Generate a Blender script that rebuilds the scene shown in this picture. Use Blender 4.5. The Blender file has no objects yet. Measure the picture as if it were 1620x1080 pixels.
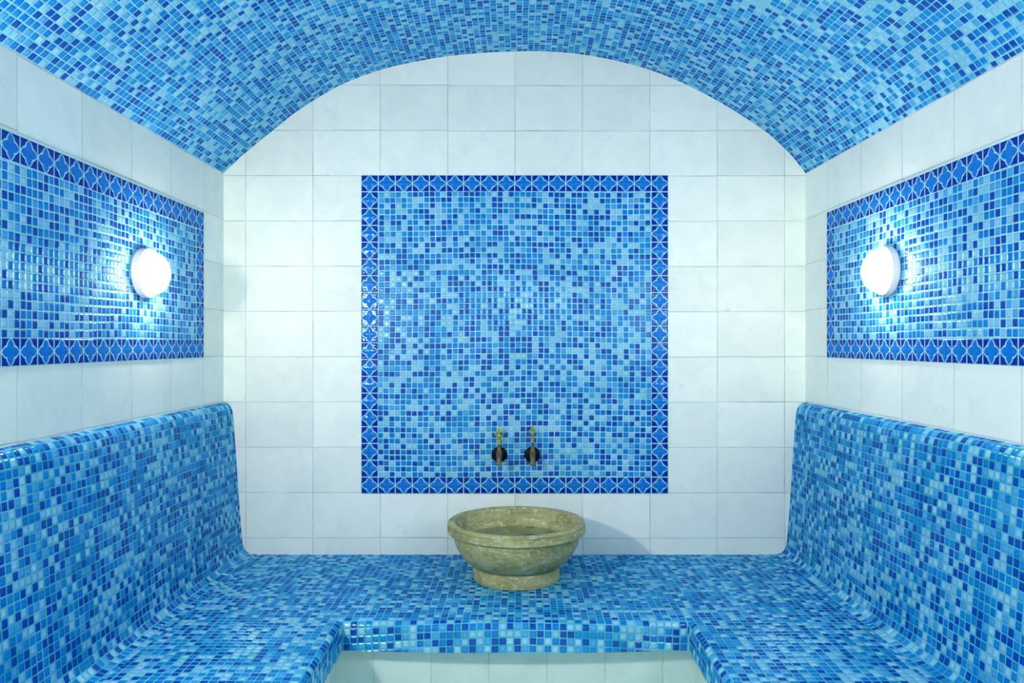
import bpy, bmesh, math, random
from mathutils import Vector

random.seed(7)
scene = bpy.context.scene
col = scene.collection
PI = math.pi

# ------------------------------------------------------------------ measures
S = 0.0028            # metres per photo pixel on the back wall
F = 1235.0            # focal length in pixels
D = 3.458             # camera to back wall
CZ = 1.388            # camera height
CX, CY = 814.0, 542.0
def bx(px): return (px - CX) * S            # back wall pixel -> x
def bz(py): return CZ + (CY - py) * S       # back wall pixel -> z
W = 1.289             # half width
YF = -3.85            # front wall
SPR = bz(274)         # spring line of the vault
SEAT = 0.45
P = 0.025             # mosaic pitch
BT = 0.075            # border tile pitch

def warp(v):
    """the room is slightly out of square: right side opens towards the front"""
    x, y, z = v
    if x > 0: x *= 1 + 0.0103 * (-min(y, 0))
    return (x, y, z)

# ------------------------------------------------------------------ helpers
def tag(o, label=None, cat=None, group=None, kind=None):
    if label: o['label'] = label
    if cat: o['category'] = cat
    if group: o['group'] = group
    if kind: o['kind'] = kind
    return o

def link(o, parent=None):
    col.objects.link(o)
    if parent: o.parent = parent
    return o

def empty(name, loc, rot=(0, 0, 0)):
    o = bpy.data.objects.new(name, None)
    o.empty_display_size = 0.05
    o.location = loc; o.rotation_euler = rot
    return link(o)

class MB:
    """collects faces with uvs (in metres or tile units)"""
    def __init__(s, w=False): s.v = []; s.f = []; s.uv = []; s.m = []; s.sm = []; s.w = w
    def quad(s, pts, uvs=None, m=0, smooth=False):
        i = len(s.v)
        s.v += [warp(p) if s.w else tuple(p) for p in pts]
        s.f.append(list(range(i, i + len(pts))))
        s.uv.append(uvs or [(0, 0)] * len(pts)); s.m.append(m); s.sm.append(smooth)
    def box(s, a, b, m=0, uvo=(0, 0, 0)):
        (x0, y0, z0), (x1, y1, z1) = a, b
        def q(pts, ax):
            uv = []
            for p in pts:
                if ax == 0: uv.append((p[1] - uvo[1], p[2] - uvo[2]))
                elif ax == 1: uv.append((p[0] - uvo[0], p[2] - uvo[2]))
                else: uv.append((p[0] - uvo[0], p[1] - uvo[1]))
            s.quad(pts, uv, m)
        q([(x0,y1,z0),(x0,y0,z0),(x0,y0,z1),(x0,y1,z1)], 0)
        q([(x1,y0,z0),(x1,y1,z0),(x1,y1,z1),(x1,y0,z1)], 0)
        q([(x0,y0,z0),(x1,y0,z0),(x1,y0,z1),(x0,y0,z1)], 1)
        q([(x1,y1,z0),(x0,y1,z0),(x0,y1,z1),(x1,y1,z1)], 1)
        q([(x0,y0,z1),(x1,y0,z1),(x1,y1,z1),(x0,y1,z1)], 2)
        q([(x0,y1,z0),(x1,y1,z0),(x1,y0,z0),(x0,y0,z0)], 2)
    def build(s, name, mats, parent=None, merge=True, recalc=True):
        me = bpy.data.meshes.new(name)
        me.from_pydata(s.v, [], s.f)
        l = me.uv_layers.new(name='UVMap')
        k = 0
        for uv in s.uv:
            for c in uv: l.data[k].uv = c; k += 1
        for p, m, sm in zip(me.polygons, s.m, s.sm):
            p.material_index = m; p.use_smooth = sm
        for m in (mats if isinstance(mats, (list, tuple)) else [mats]): me.materials.append(m)
        if merge:
            bm = bmesh.new(); bm.from_mesh(me)
            bmesh.ops.remove_doubles(bm, verts=bm.verts, dist=1e-5)
            if recalc: bmesh.ops.recalc_face_normals(bm, faces=bm.faces)
            bm.normal_update()
            for e in bm.edges:
                if len(e.link_faces) != 2 or e.calc_face_angle() > .7: e.smooth = False
            bm.to_mesh(me); bm.free()
        o = bpy.data.objects.new(name, me)
        return link(o, parent)

def bm_obj(name, bm, mat, parent=None, smooth=True, angle=None):
    me = bpy.data.meshes.new(name)
    bm.normal_update()
    if angle is not None:
        for e in bm.edges:
            if len(e.link_faces) == 2 and e.calc_face_angle() > angle: e.smooth = False
    for f in bm.faces: f.smooth = smooth
    bm.to_mesh(me); bm.free()
    me.materials.append(mat)
    return link(bpy.data.objects.new(name, me), parent)

def lathe(bm, prof, n=48, axis='Z', off=(0, 0, 0), close=False):
    """revolve (r, h) points; ends at r==0 are poles"""
    rings = []
    def pt(r, h, a):
        c, s_ = r * math.cos(a), r * math.sin(a)
        if axis == 'Z': p = (c, s_, h)
        elif axis == 'X': p = (h, c, s_)
        else: p = (c, h, s_)
        return Vector(p) + Vector(off)
    for r, h in prof:
        if r < 1e-7: rings.append([bm.verts.new(pt(0, h, 0))])
        else: rings.append([bm.verts.new(pt(r, h, 2 * PI * i / n)) for i in range(n)])
    pairs = list(zip(rings, rings[1:]))
    if close: pairs.append((rings[-1], rings[0]))
    for a, b in pairs:
        for i in range(n):
            j = (i + 1) % n
            if len(a) == 1 and len(b) == 1: continue
            if len(a) == 1: bm.faces.new((a[0], b[j], b[i]))
            elif len(b) == 1: bm.faces.new((a[i], a[j], b[0]))
            else: bm.faces.new((a[i], a[j], b[j], b[i]))
    bmesh.ops.recalc_face_normals(bm, faces=bm.faces)

def tube(bm, pts, rad, n=12, closed=False, flat=1.0):
    """sweep circle along points; rad scalar or list"""
    pts = [Vector(p) for p in pts]; N = len(pts)
    if not isinstance(rad, (list, tuple)): rad = [rad] * N
    rings = []; prev = None
    for i, p in enumerate(pts):
        if closed: t = (pts[(i + 1) % N] - pts[i - 1]).normalized()
        else: t = (pts[min(i + 1, N - 1)] - pts[max(i - 1, 0)]).normalized()
        if prev is None:
            up = Vector((0, 1, 0)) if abs(t.y) < .9 else Vector((1, 0, 0))
            nrm = (up - t * up.dot(t)).normalized()
        else: nrm = (prev - t * prev.dot(t)).normalized()
        prev = nrm; b = t.cross(nrm)
        rings.append([bm.verts.new(p + (nrm * math.cos(2*PI*k/n) * flat + b * math.sin(2*PI*k/n)) * rad[i]) for k in range(n)])
    rng = range(N) if closed else range(N - 1)
    for i in rng:
        a, b = rings[i], rings[(i + 1) % N]
        for k in range(n):
            bm.faces.new((a[k], a[(k+1) % n], b[(k+1) % n], b[k]))
    if not closed:
        bm.faces.new(rings[0][::-1]); bm.faces.new(rings[-1])

def catmull(pts, n):
    out = []
    for i in range(len(pts) - 1):
        p0 = pts[max(i-1, 0)]; p1 = pts[i]; p2 = pts[i+1]; p3 = pts[min(i+2, len(pts)-1)]
        for k in range(n):
            t = k / n
            out.append(tuple(0.5 * (2*b + (c-a)*t + (2*a-5*b+4*c-d)*t*t + (3*b-a-3*c+d)*t**3) for a, b, c, d in zip(p0, p1, p2, p3)))
    out.append(tuple(pts[-1]))
    return out

# ------------------------------------------------------------------ node helper
class NT:
    def __init__(s, name):
        s.mat = bpy.data.materials.new(name); s.mat.use_nodes = True
        s.t = s.mat.node_tree; s.t.nodes.clear()
        s.out = s.t.nodes.new('ShaderNodeOutputMaterial')
        s.b = s.t.nodes.new('ShaderNodeBsdfPrincipled')
        s.t.links.new(s.b.outputs[0], s.out.inputs[0])
    def set(s, sock, v):
        if isinstance(v, bpy.types.NodeSocket): s.t.links.new(v, sock)
        elif v is not None:
            if isinstance(v, (tuple, list)) and len(v) == 3 and sock.type == 'RGBA': v = (*v, 1)
            sock.default_value = v
    def m(s, op, a, b=None, c=None, clamp=False):
        n = s.t.nodes.new('ShaderNodeMath'); n.operation = op; n.use_clamp = clamp
        s.set(n.inputs[0], a); s.set(n.inputs[1], b)
        if c is not None: s.set(n.inputs[2], c)
        return n.outputs[0]
    def uv(s):
        n = s.t.nodes.new('ShaderNodeUVMap'); n.uv_map = 'UVMap'
        sp = s.t.nodes.new('ShaderNodeSeparateXYZ'); s.t.links.new(n.outputs[0], sp.inputs[0])
        return n.outputs[0], sp.outputs[0], sp.outputs[1]
    def comb(s, x, y, z=0.0):
        n = s.t.nodes.new('ShaderNodeCombineXYZ')
        s.set(n.inputs[0], x); s.set(n.inputs[1], y); s.set(n.inputs[2], z); return n.outputs[0]
    def white(s, vec):
        n = s.t.nodes.new('ShaderNodeTexWhiteNoise'); n.noise_dimensions = '3D'
        s.t.links.new(vec, n.inputs['Vector']); 
        sp = s.t.nodes.new('ShaderNodeSeparateColor'); s.t.links.new(n.outputs['Color'], sp.inputs[0])
        return n.outputs['Value'], sp.outputs[0], sp.outputs[1], sp.outputs[2]
    def noise(s, vec, scale, detail=2.0, rough=.5, dist=0.0):
        n = s.t.nodes.new('ShaderNodeTexNoise')
        if vec is not None: s.t.links.new(vec, n.inputs['Vector'])
        n.inputs['Scale'].default_value = scale; n.inputs['Detail'].default_value = detail
        n.inputs['Roughness'].default_value = rough; n.inputs['Distortion'].default_value = dist
        return n.outputs['Fac']
    def ramp(s, fac, stops, interp='LINEAR'):
        n = s.t.nodes.new('ShaderNodeValToRGB'); cr = n.color_ramp; cr.interpolation = interp
        while len(cr.elements) < len(stops): cr.elements.new(0.5)
        for e, (p, c) in zip(cr.elements, stops):
            e.position = p; e.color = (*c, 1) if len(c) == 3 else c
        s.t.links.new(fac, n.inputs[0]); return n.outputs[0]
    def sstep(s, x, lo, hi, a=0.0, b=1.0):
        n = s.t.nodes.new('ShaderNodeMapRange'); n.interpolation_type = 'SMOOTHSTEP'
        s.set(n.inputs[0], x)
        n.inputs[1].default_value = lo; n.inputs[2].default_value = hi
        n.inputs[3].default_value = a; n.inputs[4].default_value = b
        return n.outputs[0]
    def mix(s, fac, a, b, mode='MIX'):
        n = s.t.nodes.new('ShaderNodeMix'); n.data_type = 'RGBA'; n.blend_type = mode
        s.set(n.inputs[0], fac); s.set(n.inputs[6], a); s.set(n.inputs[7], b); return n.outputs[2]
    def glazed(s, base, rough, f0, f90):
        """coloured glass or glaze: diffuse body under a thin blue-tinted gloss"""
        nrm = s.b.inputs['Normal'].links[0].from_socket if s.b.inputs['Normal'].is_linked else None
        d = s.t.nodes.new('ShaderNodeBsdfDiffuse'); g = s.t.nodes.new('ShaderNodeBsdfGlossy')
        s.set(d.inputs['Color'], base); s.set(g.inputs['Color'], (.48, .84, 1.0)); s.set(g.inputs['Roughness'], rough)
        lw = s.t.nodes.new('ShaderNodeLayerWeight'); lw.inputs['Blend'].default_value = .5
        if nrm:
            s.t.links.new(nrm, d.inputs['Normal']); s.t.links.new(nrm, g.inputs['Normal'])
        mx = s.t.nodes.new('ShaderNodeMixShader')
        s.set(mx.inputs[0], s.m('ADD', f0, s.m('MULTIPLY', s.m('POWER', lw.outputs['Facing'], 4.0), f90)))
        s.t.links.new(d.outputs[0], mx.inputs[1]); s.t.links.new(g.outputs[0], mx.inputs[2])
        s.t.links.new(mx.outputs[0], s.out.inputs[0]); s.t.nodes.remove(s.b)
        return s.mat
    def bump(s, h, dist, strength=1.0):
        n = s.t.nodes.new('ShaderNodeBump'); n.inputs['Strength'].default_value = strength
        n.inputs['Distance'].default_value = dist; s.t.links.new(h, n.inputs['Height'])
        s.t.links.new(n.outputs[0], s.b.inputs['Normal'])
    def fin(s, **kw):
        for k, v in kw.items(): s.set(s.b.inputs[k.replace('_', ' ')], v)
        return s.mat
    def objco(s):
        n = s.t.nodes.new('ShaderNodeTexCoord'); return n.outputs['Object']

GROUT = (.33, .70, .76)

def mosaic_mat(name, pitch=(P, P), seed=0.0, tilt=.35, grout=(GROUT, (.20, .58, .62))):
    t = NT(name)
    uv, u, v = t.uv()
    a = t.m('DIVIDE', u, pitch[0]); b = t.m('DIVIDE', v, pitch[1])
    # hand-laid sheets wander a little
    a0, b0 = a, b
    a = t.m('ADD', a, t.m('MULTIPLY', t.m('SINE', t.m('ADD', t.m('MULTIPLY', b0, .113), t.m('MULTIPLY', a0, .061))), .12))
    b = t.m('ADD', b, t.m('MULTIPLY', t.m('SINE', t.m('ADD', t.m('MULTIPLY', a0, .137), t.m('MULTIPLY', b0, .047))), .12))
    ia, ib = t.m('FLOOR', a), t.m('FLOOR', b)
    fa = t.m('SUBTRACT', t.m('SUBTRACT', a, ia), .5); fb = t.m('SUBTRACT', t.m('SUBTRACT', b, ib), .5)
    rv, r1, r2, r3 = t.white(t.comb(ia, ib, seed))
    _, q1, q2, q3 = t.white(t.comb(ia, ib, seed + 3.7))
    # small per-tile offset
    fa2 = t.m('ADD', fa, t.m('MULTIPLY', t.m('SUBTRACT', q1, .5), .07))
    fb2 = t.m('ADD', fb, t.m('MULTIPLY', t.m('SUBTRACT', q2, .5), .07))
    ea = t.m('SUBTRACT', .5, t.m('ABSOLUTE', fa2)); eb = t.m('SUBTRACT', .5, t.m('ABSOLUTE', fb2))
    e = t.m('SMOOTH_MIN', ea, eb, .06)
    mask = t.sstep(e, .055, .10)
    colr = t.ramp(rv, [(0, (.0, .050, .40)), (.26, (.0, .165, .57)), (.46, (.002, .21, .62)),
                       (.62, (.055, .31, .68)), (.74, (.185, .47, .72)), (.90, (.235, .53, .75))], 'CONSTANT')
    # glaze pools pale at the middle of each tile, deeper at its rim
    ctr = t.sstep(e, .10, .42)
    lighter = t.mix(1.0, colr, (1.4, 1.32, 1.12), 'MULTIPLY')
    spk = t.noise(uv, 330.0, 1.0, .6)
    c2 = t.mix(t.m('MULTIPLY', ctr, t.sstep(spk, .25, .75, .2, .9)), colr, lighter)
    c2 = t.mix(t.sstep(spk, .5, .8, 0, .35), c2, t.mix(1.0, c2, (.5, .68, .86), 'MULTIPLY'))
    c3 = t.mix(t.m('MULTIPLY', r2, .30), c2, t.mix(1.0, c2, (.70, .78, .88), 'MULTIPLY'))
    gcol = t.mix(t.sstep(t.noise(uv, 6.0, 1.0), .35, .7), grout[0], grout[1])
    base = t.mix(mask, gcol, c3)
    # pillow-shaped glass with a slightly different lean on every tile
    pil = t.sstep(e, .05, .24)
    lean = t.m('ADD', t.m('MULTIPLY', fa, t.m('SUBTRACT', r1, .5)), t.m('MULTIPLY', fb, t.m('SUBTRACT', r3, .5)))
    h = t.m('ADD', t.m('MULTIPLY', pil, .55), t.m('MULTIPLY', t.m('MULTIPLY', lean, tilt), mask))
    t.bump(h, .0035)
    rough = t.m('ADD', t.m('MULTIPLY', mask, -.42), .62)
    return t.glazed(base, rough, t.m('MULTIPLY', t.m('ADD', .25, t.m('MULTIPLY', mask, .75)), .055), .18)

def border_mat(name):
    """glazed square tile with a raised four-pointed star outline (uv in tile units)"""
    t = NT(name)
    uv, u, v = t.uv()
    iu, iv = t.m('FLOOR', u), t.m('FLOOR', v)
    x = t.m('SUBTRACT', t.m('SUBTRACT', u, iu), .5); y = t.m('SUBTRACT', t.m('SUBTRACT', v, iv), .5)
    ax, ay = t.m('ABSOLUTE', x), t.m('ABSOLUTE', y)
    a, b = t.m('MAXIMUM', ax, ay), t.m('MINIMUM', ax, ay)
    q = t.m('MAXIMUM', t.m('DIVIDE', t.m('SUBTRACT', a, .20), .282), 0.0)
    w = t.m('MULTIPLY', t.m('SUBTRACT', 1.0, t.m('POWER', q, 1.9)), .205)
    d = t.m('MULTIPLY', t.m('SUBTRACT', b, w), .68)              # <0 inside the star
    line = t.sstep(t.m('ABSOLUTE', d), .016, .030, 1.0, 0.0)
    inside = t.sstep(d, -.004, .004, 1.0, 0.0)
    edge = t.m('SUBTRACT', .5, a)
    tile = t.sstep(edge, .022, .036)
    rv, r1, r2, r3 = t.white(t.comb(iu, iv, 1.3))
    n = t.noise(uv, 3.0, 3.0)
    dark = t.mix(n, (.0, .008, .24), (.0, .022, .38))
    dark = t.mix(t.m('MULTIPLY', r2, .5), dark, (.004, .014, .30))
    mid = t.mix(n, (.0, .13, .56), (.006, .19, .66))
    c = t.mix(inside, dark, mid)
    c = t.mix(line, c, (.36, .74, .80))
    c = t.mix(tile, GROUT, c)
    dome = t.sstep(d, -.16, 0.0, .45, .05)
    h = t.m('MAXIMUM', t.m('MULTIPLY', line, .5), t.m('MULTIPLY', t.m('MULTIPLY', inside, dome), .8))
    h = t.m('ADD', t.m('MULTIPLY', h, tile), t.m('MULTIPLY', t.sstep(edge, .02, .09), .55))
    lean = t.m('ADD', t.m('MULTIPLY', x, t.m('SUBTRACT', r1, .5)), t.m('MULTIPLY', y, t.m('SUBTRACT', r3, .5)))
    h = t.m('ADD', h, t.m('MULTIPLY', t.m('MULTIPLY', lean, .35), tile))
    h = t.m('ADD', h, t.m('MULTIPLY', t.noise(uv, 7.0, 2.0), .16))
    t.bump(h, .0045)
    return t.glazed(c, t.m('ADD', t.m('MULTIPLY', tile, -.48), .62), .04, .16)

def marble_mat(name, w, h, seed=0.0, tone=((.80, .89, .83), (.74, .84, .79))):
    """white marble tiles w x h metres, thin greyish joints"""
    t = NT(name)
    uv, u, v = t.uv()
    a, b = t.m('DIVIDE', u, w), t.m('DIVIDE', v, h)
    jit = t.m('MULTIPLY', t.m('SUBTRACT', t.white(t.comb(t.m('FLOOR', a), seed, 2.0))[0], .5), .02)
    b = t.m('ADD', b, jit)
    ia, ib = t.m('FLOOR', a), t.m('FLOOR', b)
    fa = t.m('SUBTRACT', a, ia); fb = t.m('SUBTRACT', b, ib)
    da = t.m('MULTIPLY', t.m('MINIMUM', fa, t.m('SUBTRACT', 1.0, fa)), w)
    db = t.m('MULTIPLY', t.m('MINIMUM', fb, t.m('SUBTRACT', 1.0, fb)), h)
    d = t.m('MINIMUM', da, db)
    rv, r1, r2, r3 = t.white(t.comb(ia, ib, seed))
    off = t.comb(t.m('MULTIPLY', r1, 40.0), t.m('MULTIPLY', r2, 40.0), seed)
    va = t.t.nodes.new('ShaderNodeVectorMath'); va.operation = 'ADD'
    t.t.links.new(uv, va.inputs[0]); t.t.links.new(off, va.inputs[1]); p = va.outputs[0]
    cloud = t.noise(p, 7.0, 4.0, .6, .8)
    base = t.mix(t.sstep(cloud, .35, .72), *tone)
    tint = t.m('ADD', .93, t.m('MULTIPLY', rv, .09))
    vein = t.m('ABSOLUTE', t.m('SUBTRACT', t.noise(p, 3.2, 5.0, .55, 1.6), .5))
    vein = t.m('MULTIPLY', t.sstep(vein, 0.0, .018, 1.0, 0.0), t.sstep(t.noise(p, 5.0, 1.0), .5, .72))
    base = t.mix(t.m('MULTIPLY', vein, .25), base, (.50, .62, .64))
    spot = t.sstep(t.noise(p, 13.0, 3.0, .6), .70, .78)
    base = t.mix(t.m('MULTIPLY', spot, .38), base, (.42, .55, .56))
    tn = t.t.nodes.new('ShaderNodeMix'); tn.data_type = 'RGBA'; tn.blend_type = 'MULTIPLY'
    tn.inputs[0].default_value = 1.0
    t.t.links.new(base, tn.inputs[6]); t.t.links.new(tint, tn.inputs[7]); base = tn.outputs[2]
    joint = t.sstep(d, .0008, .0024, 1.0, 0.0)
    js = t.sstep(t.noise(uv, 5.0, 3.0, .7), .3, .7, .30, 1.0)
    jc = t.mix(t.sstep(t.noise(uv, 3.0, 2.0), .4, .7), (.42, .58, .55), (.20, .30, .27))
    base = t.mix(t.m('MULTIPLY', joint, js), base, jc)
    lean = t.m('ADD', t.m('MULTIPLY', t.m('MULTIPLY', t.m('SUBTRACT', fa, .5), t.m('SUBTRACT', r1, .5)), .0022),
               t.m('MULTIPLY', t.m('MULTIPLY', t.m('SUBTRACT', fb, .5), t.m('SUBTRACT', r2, .5)), .0022))
    hgt = t.m('ADD', t.m('MULTIPLY', t.sstep(d, .0004, .0035), .0008), lean)
    t.bump(hgt, 1.0)
    return t.fin(Base_Color=base, Roughness=t.m('ADD', t.m('MULTIPLY', cloud, .14), .46), IOR=1.42)

def stone_mat(name):
    t = NT(name); co = t.objco()
    mp = t.t.nodes.new('ShaderNodeMapping'); mp.inputs['Scale'].default_value = (1, 1, 2.4)
    t.t.links.new(co, mp.inputs[0]); p = mp.outputs[0]
    big = t.noise(p, 9.0, 5.0, .65, .4)
    c = t.ramp(big, [(.25, (.17, .18, .062)), (.47, (.335, .34, .135)), (.62, (.44, .44, .21)), (.8, (.56, .56, .34))])
    fle = t.sstep(t.noise(p, 40.0, 5.0, .75), .51, .64)
    c = t.mix(t.m('MULTIPLY', fle, .74), c, (.64, .69, .53))
    drk = t.sstep(t.noise(p, 55.0, 5.0, .75), .50, .66)
    c = t.mix(t.m('MULTIPLY', drk, .62), c, (.19, .16, .045))
    fine = t.noise(p, 210.0, 3.0, .7)
    c = t.mix(t.sstep(fine, .58, .72, 0, .55), c, (.10, .085, .03))
    vo = t.t.nodes.new('ShaderNodeTexVoronoi'); vo.inputs['Scale'].default_value = 32.0
    t.t.links.new(p, vo.inputs['Vector'])
    pit = t.m('MULTIPLY', t.sstep(vo.outputs['Distance'], .05, .13, 1.0, 0.0), t.sstep(t.noise(p, 11.0, 2.0), .56, .64))
    c = t.mix(t.m('MULTIPLY', pit, .85), c, (.05, .042, .018))
    h = t.m('SUBTRACT', t.m('MULTIPLY', fine, .5), pit)
    t.bump(h, .0016, .8)
    return t.fin(Base_Color=c, Roughness=.68)

def plain(name, c, rough=.5, metal=0.0, bumps=None, var=None):
    t = NT(name); co = t.objco()
    base = c
    if var: base = t.mix(t.sstep(t.noise(co, var[1], 4.0, .65), .35, .68), c, var[0])
    if bumps: t.bump(t.noise(co, bumps[0], 3.0), bumps[1])
    return t.fin(Base_Color=base, Roughness=rough, Metallic=metal)

M_vault = mosaic_mat('vault_mosaic', (P, P), 11.0, .30, ((.20, .58, .65), (.12, .50, .56)))
M_bench = mosaic_mat('bench_mosaic', (P, P), 23.0, .35, ((.10, .50, .56), (.02, .36, .39)))
M_field = mosaic_mat('panel_mosaic', (P, P), 37.0, .40)
M_border = border_mat('star_border_tile')
M_wallb = marble_mat('white_marble_tile', .2985, .2006, 1.0)
M_walll = marble_mat('white_marble_tile_left', .302, .2018, 5.0)
M_wallr = marble_mat('white_marble_tile_right', .302, .2018, 9.0)
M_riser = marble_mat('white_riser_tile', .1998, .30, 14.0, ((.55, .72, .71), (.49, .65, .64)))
M_floor = marble_mat('floor_tile', .30, .30, 17.0)
M_stone = stone_mat('olive_travertine')
M_brass = plain('worn_brass', (.47, .50, .085), .38, .8, (160, .0006), ((.30, .31, .06), 60))
M_aged = plain('aged_bronze', (.085, .06, .02), .45, .6, (120, .0006), ((.16, .11, .03), 45))
M_spout = plain('grey_verdigris_metal', (.085, .10, .07), .5, .5, (140, .0006), ((.17, .15, .06), 55))
M_black = plain('blackened_metal', (.0012, .004, .006), .5, .0, (90, .0005))
M_black.node_tree.nodes['Principled BSDF'].inputs['Specular IOR Level'].default_value = .10
M_white = plain('white_plastic', (.92, .94, .92), .4)
M_rubber = plain('dark_rubber', (.018, .016, .026), .5)

def water_mat():
    t = NT('shallow_water'); co = t.objco()
    t.bump(t.noise(co, 24.0, 2.0), .0004)
    return t.fin(Base_Color=(.93, .95, .80), Roughness=.03, IOR=1.33, Transmission_Weight=1.0)
M_water = water_mat()

def lamp_mat(watt):
    t = NT('glowing_opal_glass')
    return t.fin(Base_Color=(.9, .95, .94), Roughness=.3, Emission_Color=(1.14, .98, .83), Emission_Strength=watt)
M_lamp = lamp_mat(80.0)
M_lamp_strong = lamp_mat(660.0)          # unseen near left lamp implied by the basin's shadow, strength raised for fill
M_lamp_fill = lamp_mat(190.0)  # for the added fill lamp on the right wall

# ------------------------------------------------------------------ the setting
ZO = bz(851)            # horizontal joint of the back wall tiles
XO = bx(815)
b = MB(True); b.box((-W - .1, 0, 0), (W + .1, .12, 2.80), 0, (XO, 0, ZO - .2006 * 4))
wall_back = tag(b.build('wall_back', M_wallb), kind='structure')
b = MB(True); b.box((-W - .1, YF, 0), (-W, 0, SPR), 0, (0, -.225, ZO - .2018 * 4))
tag(b.build('wall_left', M_walll), kind='structure')
b = MB(True); b.box((W, YF, 0), (W + .1, 0, SPR), 0, (0, -.236, ZO - .2018 * 4))
tag(b.build('wall_right', M_wallr), kind='structure')
b = MB(True); b.box((-W - .1, YF - .12, 0), (W + .16, YF, 2.80), 0, (XO, 0, ZO - .2006 * 4))
tag(b.build('wall_front', M_wallb), kind='structure')
b = MB(True); b.box((-W - .1, YF - .12, -.1), (W + .16, .12, 0), 0)
tag(b.build('floor', M_floor), kind='structure')

arch_px = [(353.7, 274), (379, 250), (405, 228), (433, 205.5), (462, 182), (493, 161), (540, 134), (600, 111),
           (655, 98), (708, 89), (762, 84), (815, 81.5), (860, 81.3), (920, 86), (975, 96), (1027, 110), (1080, 131),
           (1134, 159), (1175, 184), (1211, 208), (1239, 233), (1258, 253), (1274.3, 274)]
arch = catmull([(bx(x), bz(y)) for x, y in arch_px], 6)
arch[0] = (-W, SPR); arch[-1] = (W, SPR)
arc = [0.0]
for p, q in zip(arch, arch[1:]): arc.append(arc[-1] + math.hypot(q[0]-p[0], q[1]-p[1]))
b = MB(True)
ys = [0, -.5, -1, -1.5, -2, -2.5, -3, -3.5, YF]
outer = []
for i, p in enumerate(arch):
    a0, a1 = arch[max(i-1, 0)], arch[min(i+1, len(arch)-1)]
    tx, tz = a1[0]-a0[0], a1[1]-a0[1]; l = math.hypot(tx, tz)
    outer.append((p[0] - tz/l*.1, p[1] + tx/l*.1))
outer[0] = (-W - .1, SPR); outer[-1] = (W + .1, SPR)
for y0, y1 in zip(ys, ys[1:]):
    for i in range(len(arch) - 1):
        (xa, za), (xb, zb) = arch[i], arch[i+1]
        b.quad([(xa,y0,za),(xb,y0,zb),(xb,y1,zb),(xa,y1,za)], [(arc[i],y0),(arc[i+1],y0),(arc[i+1],y1),(arc[i],y1)], 0, True)
        (xa, za), (xb, zb) = outer[i], outer[i+1]
        b.quad([(xa,y0,za),(xa,y1,za),(xb,y1,zb),(xb,y0,zb)], None, 1)
    for k in (0, -1):
        b.quad([(arch[k][0],y0,SPR),(outer[k][0],y0,SPR),(outer[k][0],y1,SPR),(arch[k][0],y1,SPR)], None, 1)
tag(b.build('ceiling', [M_vault, M_white], recalc=True), kind='structure')

# ------------------------------------------------------------------ the U-shaped bench
bench = empty('bench', (0, 0, 0))
tag(bench, 'built-in U-shaped bench clad in small blue mosaic along three walls, with sloping side backs', 'bench')
XE, YE, BOW = .581, -.828, .024
R = .024
prof = [(-R, 0.0, 0.0)]                                    # (outward offset, drop, arc length past the flat)
for k in range(1, 9):
    a = PI/2 * k / 8
    prof.append((-R + R*math.sin(a), -R + R*math.cos(a), R*a))
prof.append((0, -.098, R*PI/2 + .074))
NX = 24
def bow(x): return BOW * (1 - (x/XE)**2)
def left(o, dz, y=None): return (-XE + o, YE - o if y is None else y, SEAT + dz)
def right(o, dz, y=None): return (XE - o, YE - o if y is None else y, SEAT + dz)
def front(o, dz, k):
    xx = -XE + o + (2*XE - 2*o) * k / NX
    return (xx, YE - o - bow(-XE + 2*XE*k/NX), SEAT + dz)
b = MB(True)
# flat top: left, right, back
yi = YE + R
for sgn in (-1, 1):
    xs = [sgn*W, sgn*(XE + R)]
    for y0, y1 in ((YF, yi), (yi, 0)):
        pts = [(xs[0],y0,SEAT),(xs[1],y0,SEAT),(xs[1],y1,SEAT),(xs[0],y1,SEAT)]
        b.quad(pts, [(p[0], p[1]) for p in pts])
for k in range(NX):
    p0, p1 = front(-R, 0, k), front(-R, 0, k+1)
    pts = [p0, p1, (p1[0], 0, SEAT), (p0[0], 0, SEAT)]
    b.quad(pts, [(p[0], p[1]) for p in pts])
# rounded nose and apron, mitred at the two inner corners
for (o0, d0, s0), (o1, d1, s1) in zip(prof, prof[1:]):
    for sgn, fn in ((-1, left), (1, right)):
        c0, c1 = fn(o0, d0), fn(o1, d1)
        pts = [fn(o0, d0, YF), fn(o1, d1, YF), c1, c0]
        b.quad(pts, [(-sgn*(-(XE+R)*1 + s0)*1.0, YF), (-sgn*(-(XE+R) + s1), YF), (-sgn*(-(XE+R) + s1), c1[1]), (-sgn*(-(XE+R) + s0), c0[1])], 0, True)
    for k in range(NX):
        q = [front(o0, d0, k), front(o0, d0, k+1), front(o1, d1, k+1), front(o1, d1, k)]
        v0, v1 = YE + R - s0, YE + R - s1
        b.quad(q, [(q[0][0], v0 - bow(q[0][0])), (q[1][0], v0 - bow(q[1][0])), (q[2][0], v1 - bow(q[2][0])), (q[3][0], v1 - bow(q[3][0]))], 0, True)
# underside
zu = SEAT - .098
for sgn in (-1, 1):
    for y0, y1 in ((YF, YE), (YE, 0)):
        b.quad([(sgn*W,y0,zu),(sgn*W,y1,zu),(sgn*XE,y1,zu),(sgn*XE,y0,zu)])
for k in range(NX):
    p0, p1 = front(0, -.098, k), front(0, -.098, k+1)
    b.quad([p0, (p0[0], 0, zu), (p1[0], 0, zu), p1])
# ends against the walls
for sgn in (-1, 1):
    b.quad([(sgn*W,YF,zu),(sgn*W,0,zu),(sgn*W,0,SEAT),(sgn*W,YF,SEAT)])
b.uv = [[(u_, v_ + .0157) for u_, v_ in q_] for q_ in b.uv]
seat = b.build('seat', M_bench, bench)

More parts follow.
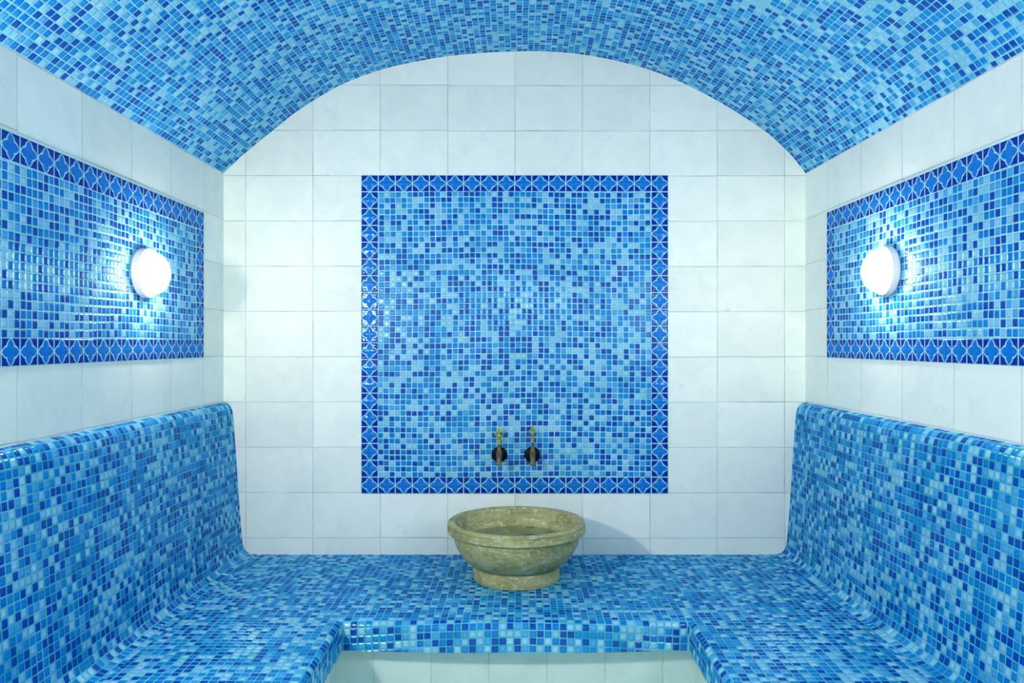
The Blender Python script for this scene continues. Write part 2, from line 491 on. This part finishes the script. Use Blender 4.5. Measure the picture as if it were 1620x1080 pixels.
back_px = [(353.7, 636.3), (359, 637.6), (363, 640), (366, 644.5), (368, 651), (369.2, 661.5), (372.8, 708), (377.3, 778), (382.3, 845),
           (384, 860), (387, 868.5), (392, 873.3), (399, 875.8), (407, 876.6)]
bp = catmull([(bx(x), bz(y)) for x, y in back_px], 5)
bp[0] = (-W, bp[0][1]); bp[-1] = (bp[-1][0], SEAT + .0005)
bp = [(x, max(z, SEAT + .0005)) for x, z in bp]
al = [0.0]
for p, q in zip(bp, bp[1:]): al.append(al[-1] + math.hypot(q[0]-p[0], q[1]-p[1]))
for sgn in (-1, 1):
    b = MB(True)
    yy = [YF, -3, -2, -1.4, -.9, -.4, 0]
    for y0, y1 in zip(yy, yy[1:]):
        for i in range(len(bp) - 1):
            (xa, za), (xb, zb) = bp[i], bp[i+1]
            b.quad([(-sgn*xa,y0,za),(-sgn*xb,y0,zb),(-sgn*xb,y1,zb),(-sgn*xa,y1,za)],
                   [(y0, al[i]+.004+sgn),(y0, al[i+1]+.004+sgn),(y1, al[i+1]+.004+sgn),(y1, al[i]+.004+sgn)], 0, True)
        b.quad([(sgn*W,y0,SEAT),(sgn*W,y0,bp[0][1]),(sgn*W,y1,bp[0][1]),(sgn*W,y1,SEAT)])
        b.quad([(sgn*W,y0,SEAT),(sgn*W,y1,SEAT),(-sgn*bp[-1][0],y1,SEAT),(-sgn*bp[-1][0],y0,SEAT)])
        b.quad([(-sgn*bp[-1][0],y0,SEAT),(-sgn*bp[-1][0],y1,SEAT),(-sgn*bp[-1][0],y1,bp[-1][1]),(-sgn*bp[-1][0],y0,bp[-1][1])])
    b.quad([(-sgn*x, 0, z) for x, z in bp] + [(-sgn*bp[-1][0], 0, SEAT), (sgn*W, 0, SEAT)])
    b.quad([(-sgn*x, YF, z) for x, z in bp] + [(-sgn*bp[-1][0], YF, SEAT), (sgn*W, YF, SEAT)])
    b.build('backrest', M_bench, bench)
# white tiled risers under the slab
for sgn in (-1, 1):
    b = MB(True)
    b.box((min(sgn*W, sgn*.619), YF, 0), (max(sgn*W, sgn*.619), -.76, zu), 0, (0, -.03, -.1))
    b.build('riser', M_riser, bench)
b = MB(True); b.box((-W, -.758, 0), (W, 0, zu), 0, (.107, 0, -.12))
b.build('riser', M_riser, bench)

# ------------------------------------------------------------------ mosaic panels
def panel(name, label, nx, ny, tx, ty, frame, w=False, T=.0032):
    """frame(u, v, h) -> world point; u, v in metres from the lower left corner, h off the wall"""
    root = empty(name, frame(nx*tx/2, 0, 0)); tag(root, label, 'mosaic', 'star-bordered blue mosaic panels')
    base = Vector(root.location)
    def fr(u, v, h): return tuple(Vector(warp(frame(u, v, h)) if w else frame(u, v, h)) - base)
    b = MB()
    def slab(u0, v0, u1, v1, uv, T):
        c = [(u0,v0),(u1,v0),(u1,v1),(u0,v1)]
        b.quad([fr(*p, T) for p in c], [uv(*p) for p in c])
        for i in range(4):
            p, q = c[i], c[(i+1) % 4]
            b.quad([fr(*p, 0), fr(*q, 0), fr(*q, T), fr(*p, T)], [uv(*p), uv(*q), uv(*q), uv(*p)])
        b.quad([fr(*p, 0) for p in c[::-1]])
    nX, nY = nx*tx, ny*ty
    slab(tx, ty, nX-tx, nY-ty, lambda u, v: ((u-tx)*P*3/tx, (v-ty)*P*3/ty), T - .0010)
    b.build('mosaic_field', M_field, root)
    b = MB()
    g = lambda u, v: (u/tx, v/ty)
    slab(0, 0, nX, ty, g, T); slab(0, nY-ty, nX, nY, g, T)
    slab(0, ty, tx, nY-ty, g, T); slab(nX-tx, ty, nX, nY-ty, g, T)
    b.build('star_border', M_border, root)
    return root
px0, px1, pz0, pz1 = bx(571.5), bx(1057), bz(780.5), bz(277)
panel('mosaic_panel', 'tall blue mosaic panel with star border on the back wall, behind the taps',
      18, 19, (px1-px0)/18, (pz1-pz0)/19, lambda u, v, h: (px0+u, -h, pz0+v))
LP0, LP1 = CZ - .0612, CZ + .538
panel('mosaic_panel', 'long blue mosaic panel with star border on the left wall',
      36, 8, BT, (LP1-LP0)/8, lambda u, v, h: (-W+h, -.228-36*BT+u, LP0+v))
panel('mosaic_panel', 'long blue mosaic panel with star border on the right wall',
      36, 8, BT, (LP1-LP0)/8, lambda u, v, h: (W-h, -.236-u, LP0+v), True)

# ------------------------------------------------------------------ wall lamps (axis of the lathe along the wall normal = local +X)
def make_lamp():
    root = empty('wall_lamp', (0, 0, 0))
    bm = bmesh.new()
    lathe(bm, [(0, 0), (.083, 0), (.0855, .003), (.0855, .021), (.0838, .0262), (.080, .0285), (.070, .0290), (.066, .0280), (0, .0280)], 64, 'X')
    bm_obj('housing', bm, M_white, root, angle=.6)
    bm = bmesh.new()
    pr = [(.070, .0292)] + [(.0745*math.cos(a), .032 + .057*math.sin(a)) for a in [PI/2*k/7 for k in range(0, 7)]] + [(0, .089)]
    lathe(bm, [(0, .0292)] + pr, 32, 'X')
    bm_obj('globe', bm, M_lamp, root)
    return root
def copy_tree(o):
    c = o.copy(); col.objects.link(c)
    for ch in o.children:
        d = ch.copy(); col.objects.link(d); d.parent = c
    return c
lamp = make_lamp()
T = .0022
LZ = CZ + .2405
lamp.location = (-W + T, D*0 - .757, LZ)
tag(lamp, 'round white glowing lamp on the left mosaic panel', 'lamp', 'round wall lamps')
l2 = copy_tree(lamp)
yr = -.757
l2.location = warp((W - T, yr, LZ + .008)); l2.rotation_euler = (0, 0, PI + math.atan(.0133)*-1)
tag(l2, 'round white glowing lamp on the right mosaic panel', 'lamp', 'round wall lamps')
l3 = copy_tree(lamp)
l3.location = (-W + T, -2.41, LZ)
tag(l3, 'round white glowing lamp at the near end of the left mosaic panel', 'lamp', 'round wall lamps')
l4_fill = copy_tree(lamp)  # added out of view to lift the ambient light, not a known fixture
l4_fill.location = warp((W - T, -2.41, LZ + .008)); l4_fill.rotation_euler = l2.rotation_euler
tag(l4_fill, 'added fill lamp, out of view, at the near end of the right mosaic panel', 'lamp', 'round wall lamps')
for root, m in ((l3, M_lamp_strong), (l4_fill, M_lamp_fill)):
    for ch in root.children:
        if ch.name.startswith('globe'):
            ch.data = ch.data.copy(); ch.data.materials[0] = m

# ------------------------------------------------------------------ stone basin
BX, BY = bx(817) * .9, -.340
basin = empty('stone_basin', (BX, BY, SEAT))
tag(basin, 'round olive-brown stone basin standing on the mosaic bench below the taps', 'basin')
bm = bmesh.new()
outer_p = [(.150, .050), (.168, .057), (.190, .070), (.212, .089), (.230, .113), (.244, .141), (.2505, .167), (.2520, .181), (.2505, .1850),
           (.2560, .1872), (.2715, .1890), (.2742, .1912), (.2752, .195), (.2752, .2140), (.2740, .2154), (.2698, .2160), (.2695, .2172), (.2714, .2186), (.2718, .2205), (.2718, .2272), (.2700, .2296), (.267, .2302)]
inner_p = [(.250, .2302), (.2465, .2292), (.2445, .2262), (.242, .212), (.234, .189), (.222, .170), (.206, .156), (.185, .1500), (.13, .1485), (.0, .148)]
lathe(bm, [(0, .050)] + outer_p + inner_p, 96)
bm_obj('bowl', bm, M_stone, basin, angle=.55)
bm = bmesh.new()
lathe(bm, [(0, 0), (.166, 0), (.170, .003), (.1715, .02), (.171, .045), (.169, .0535), (.160, .056), (0, .056)], 80)
bm_obj('foot', bm, M_stone, basin, angle=.7)
bm = bmesh.new()
lathe(bm, [(0, 0), (.040, 0), (.044, .003), (.044, .009), (.040, .0125), (.012, .014), (.010, .021), (0, .022)], 40, off=(.054, .012, .1484))
bm_obj('drain_stopper', bm, M_rubber, basin, angle=.6)
bm = bmesh.new()
lathe(bm, [(0, .1495), (.180, .1515), (.2065, .1585), (.2065, .1588), (0, .1588)], 72)
wtr = bm_obj('water', bm, M_water, None, angle=.5)
wtr.location = (BX, BY, SEAT)
tag(wtr, 'shallow clear water standing in the bottom of the stone basin', 'water')

# ------------------------------------------------------------------ taps
def make_tap(swivel, dz, handle_rot, parts=True):
    root = empty('tap', (0, 0, 0))
    # local frame: wall at y=0, room towards -y, z up, origin at the flange centre
    bm = bmesh.new()
    lathe(bm, [(0, 0), (.0345, 0), (.0350, -.002), (.0340, -.0045), (.029, -.0075), (.019, -.0115), (.012, -.014), (0, -.014)], 48, 'Y')
    bm_obj('flange', bm, M_black, root, angle=.8)
    bm = bmesh.new()
    tube(bm, [(0, -.012, 0), (0, -.030, 0), (0, -.040, 0)], [.0095, .0095, .0105], 24)
    lathe(bm, [(0, -.012), (.0115, -.012), (.0125, -.004), (.0125, .011), (.0135, .013), (.0135, .016), (.0118, .018), (.0105, .026), (.0092, .040), (.0085, .0425), (.0058, .044), (.0050, .047 + dz), (.0058, .051 + dz), (0, .051 + dz)], 32, 'Z', (0, -.046, 0))
    bm_obj('valve_body', bm, M_aged, root, angle=.6)
    bm = bmesh.new()
    path = catmull([(0, -.044, .006), (0, -.060, .008), (0, -.078, .002), (0, -.090, -.012), (0, -.094, -.030)], 6)
    tube(bm, path, [.0122 - .0008*math.sin(PI*i/(len(path)-1)) for i in range(len(path))], 24)
    lathe(bm, [(.0085, -.0335), (.0130, -.0335), (.0138, -.031), (.0138, -.026), (.0125, -.0235), (.0085, -.0235)], 28, 'Z', (0, -.094, 0), close=True)
    bm_obj('spout', bm, M_spout, root, angle=.7)
    # pierced key handle
    h = empty('handle_pivot', (0, 0, 0)) if False else None
    bm = bmesh.new()
    lathe(bm, [(0, .040), (.0062, .040), (.0068, .044), (.0050, .049), (.0062, .052), (.0062, .055), (.0040, .058), (0, .058)], 24)
    def ring(cx, cz, rx, rz, rr, n=28): tube(bm, [(cx + rx*math.cos(2*PI*i/n), 0, cz + rz*math.sin(2*PI*i/n)) for i in range(n)], rr, 10, True, 1.15)
    for sg in (-1, 1):
        ring(sg*.0046, .0625, .0040, .0042, .0015, 22)          # two small eyes
        ring(sg*.0066, .0800, .0062, .0066, .0021)              # two large eyes
    ring(0, .0905, .0046, .0044, .0020, 24)                      # top eye
    tube(bm, [(0, 0, .058), (0, 0, .066), (0, 0, .0715)], [.0030, .0032, .0044], 12)
    tube(bm, [(0, 0, .0715), (0, 0, .078), (0, 0, .0865)], [.0044, .0026, .0022], 12)
    for sg in (-1, 1):                                           # outer scrolls
        tube(bm, catmull([(sg*.003, 0, .0695), (sg*.0105, 0, .0735), (sg*.0138, 0, .0815), (sg*.0105, 0, .0885), (sg*.0035, 0, .0945)], 6), .0016, 10)
    lathe(bm, [(0, .0935), (.0028, .0945), (.0042, .0975), (.0034, .1010), (.0016, .1045), (0, .1070)], 20)
    o = bm_obj('handle', bm, M_brass, root, angle=1.0)
    for vv in o.data.vertices:
        vv.co.x *= 1.34; vv.co.z = .050 + (vv.co.z - .040) * 1.18
    o.location = (0, -.046, dz); o.rotation_euler = (0, 0, handle_rot)
    return root
PT = .0022
t1 = make_tap(False, -.0005, math.radians(6), True)
t1.location = (bx(790), -PT, bz(718.5))
tag(t1, 'old brass tap with black round flange, key handle facing forward, left of the pair', 'tap', 'brass taps over the basin')
t2 = make_tap(False, .0085, math.radians(48), True)
t2.location = (bx(842), -PT, bz(718.8))
tag(t2, 'old brass tap with black round flange, key handle turned edgeways, right of the pair', 'tap', 'brass taps over the basin')

# ------------------------------------------------------------------ camera, world, view
cam = bpy.data.cameras.new('camera'); co = bpy.data.objects.new('camera', cam); link(co)
cam.sensor_fit = 'HORIZONTAL'; cam.sensor_width = 36.0
cam.lens = F / 1620 * 36
cam.shift_x = (810 - CX) / 1620; cam.shift_y = (CY - 540) / 1620
co.location = (0, -D, CZ); co.rotation_euler = (PI/2, 0, 0)
cam.clip_start = .05
scene.camera = co

w = bpy.data.worlds.new('world'); scene.world = w; w.use_nodes = True
w.node_tree.nodes['Background'].inputs[0].default_value = (0, 0, 0, 1)
scene.cycles.use_denoising = True
scene.cycles.use_light_tree = False
scene.cycles.max_bounces = 7; scene.cycles.diffuse_bounces = 6; scene.cycles.glossy_bounces = 3; scene.cycles.transmission_bounces = 5
scene.cycles.caustics_reflective = False
scene.cycles.sample_clamp_indirect = 8.0
vs = scene.view_settings
scene.display_settings.display_device = 'sRGB'
vs.view_transform = 'Standard'; vs.look = 'None'; vs.exposure = 0.0; vs.gamma = 1.0; vs.use_curve_mapping = False
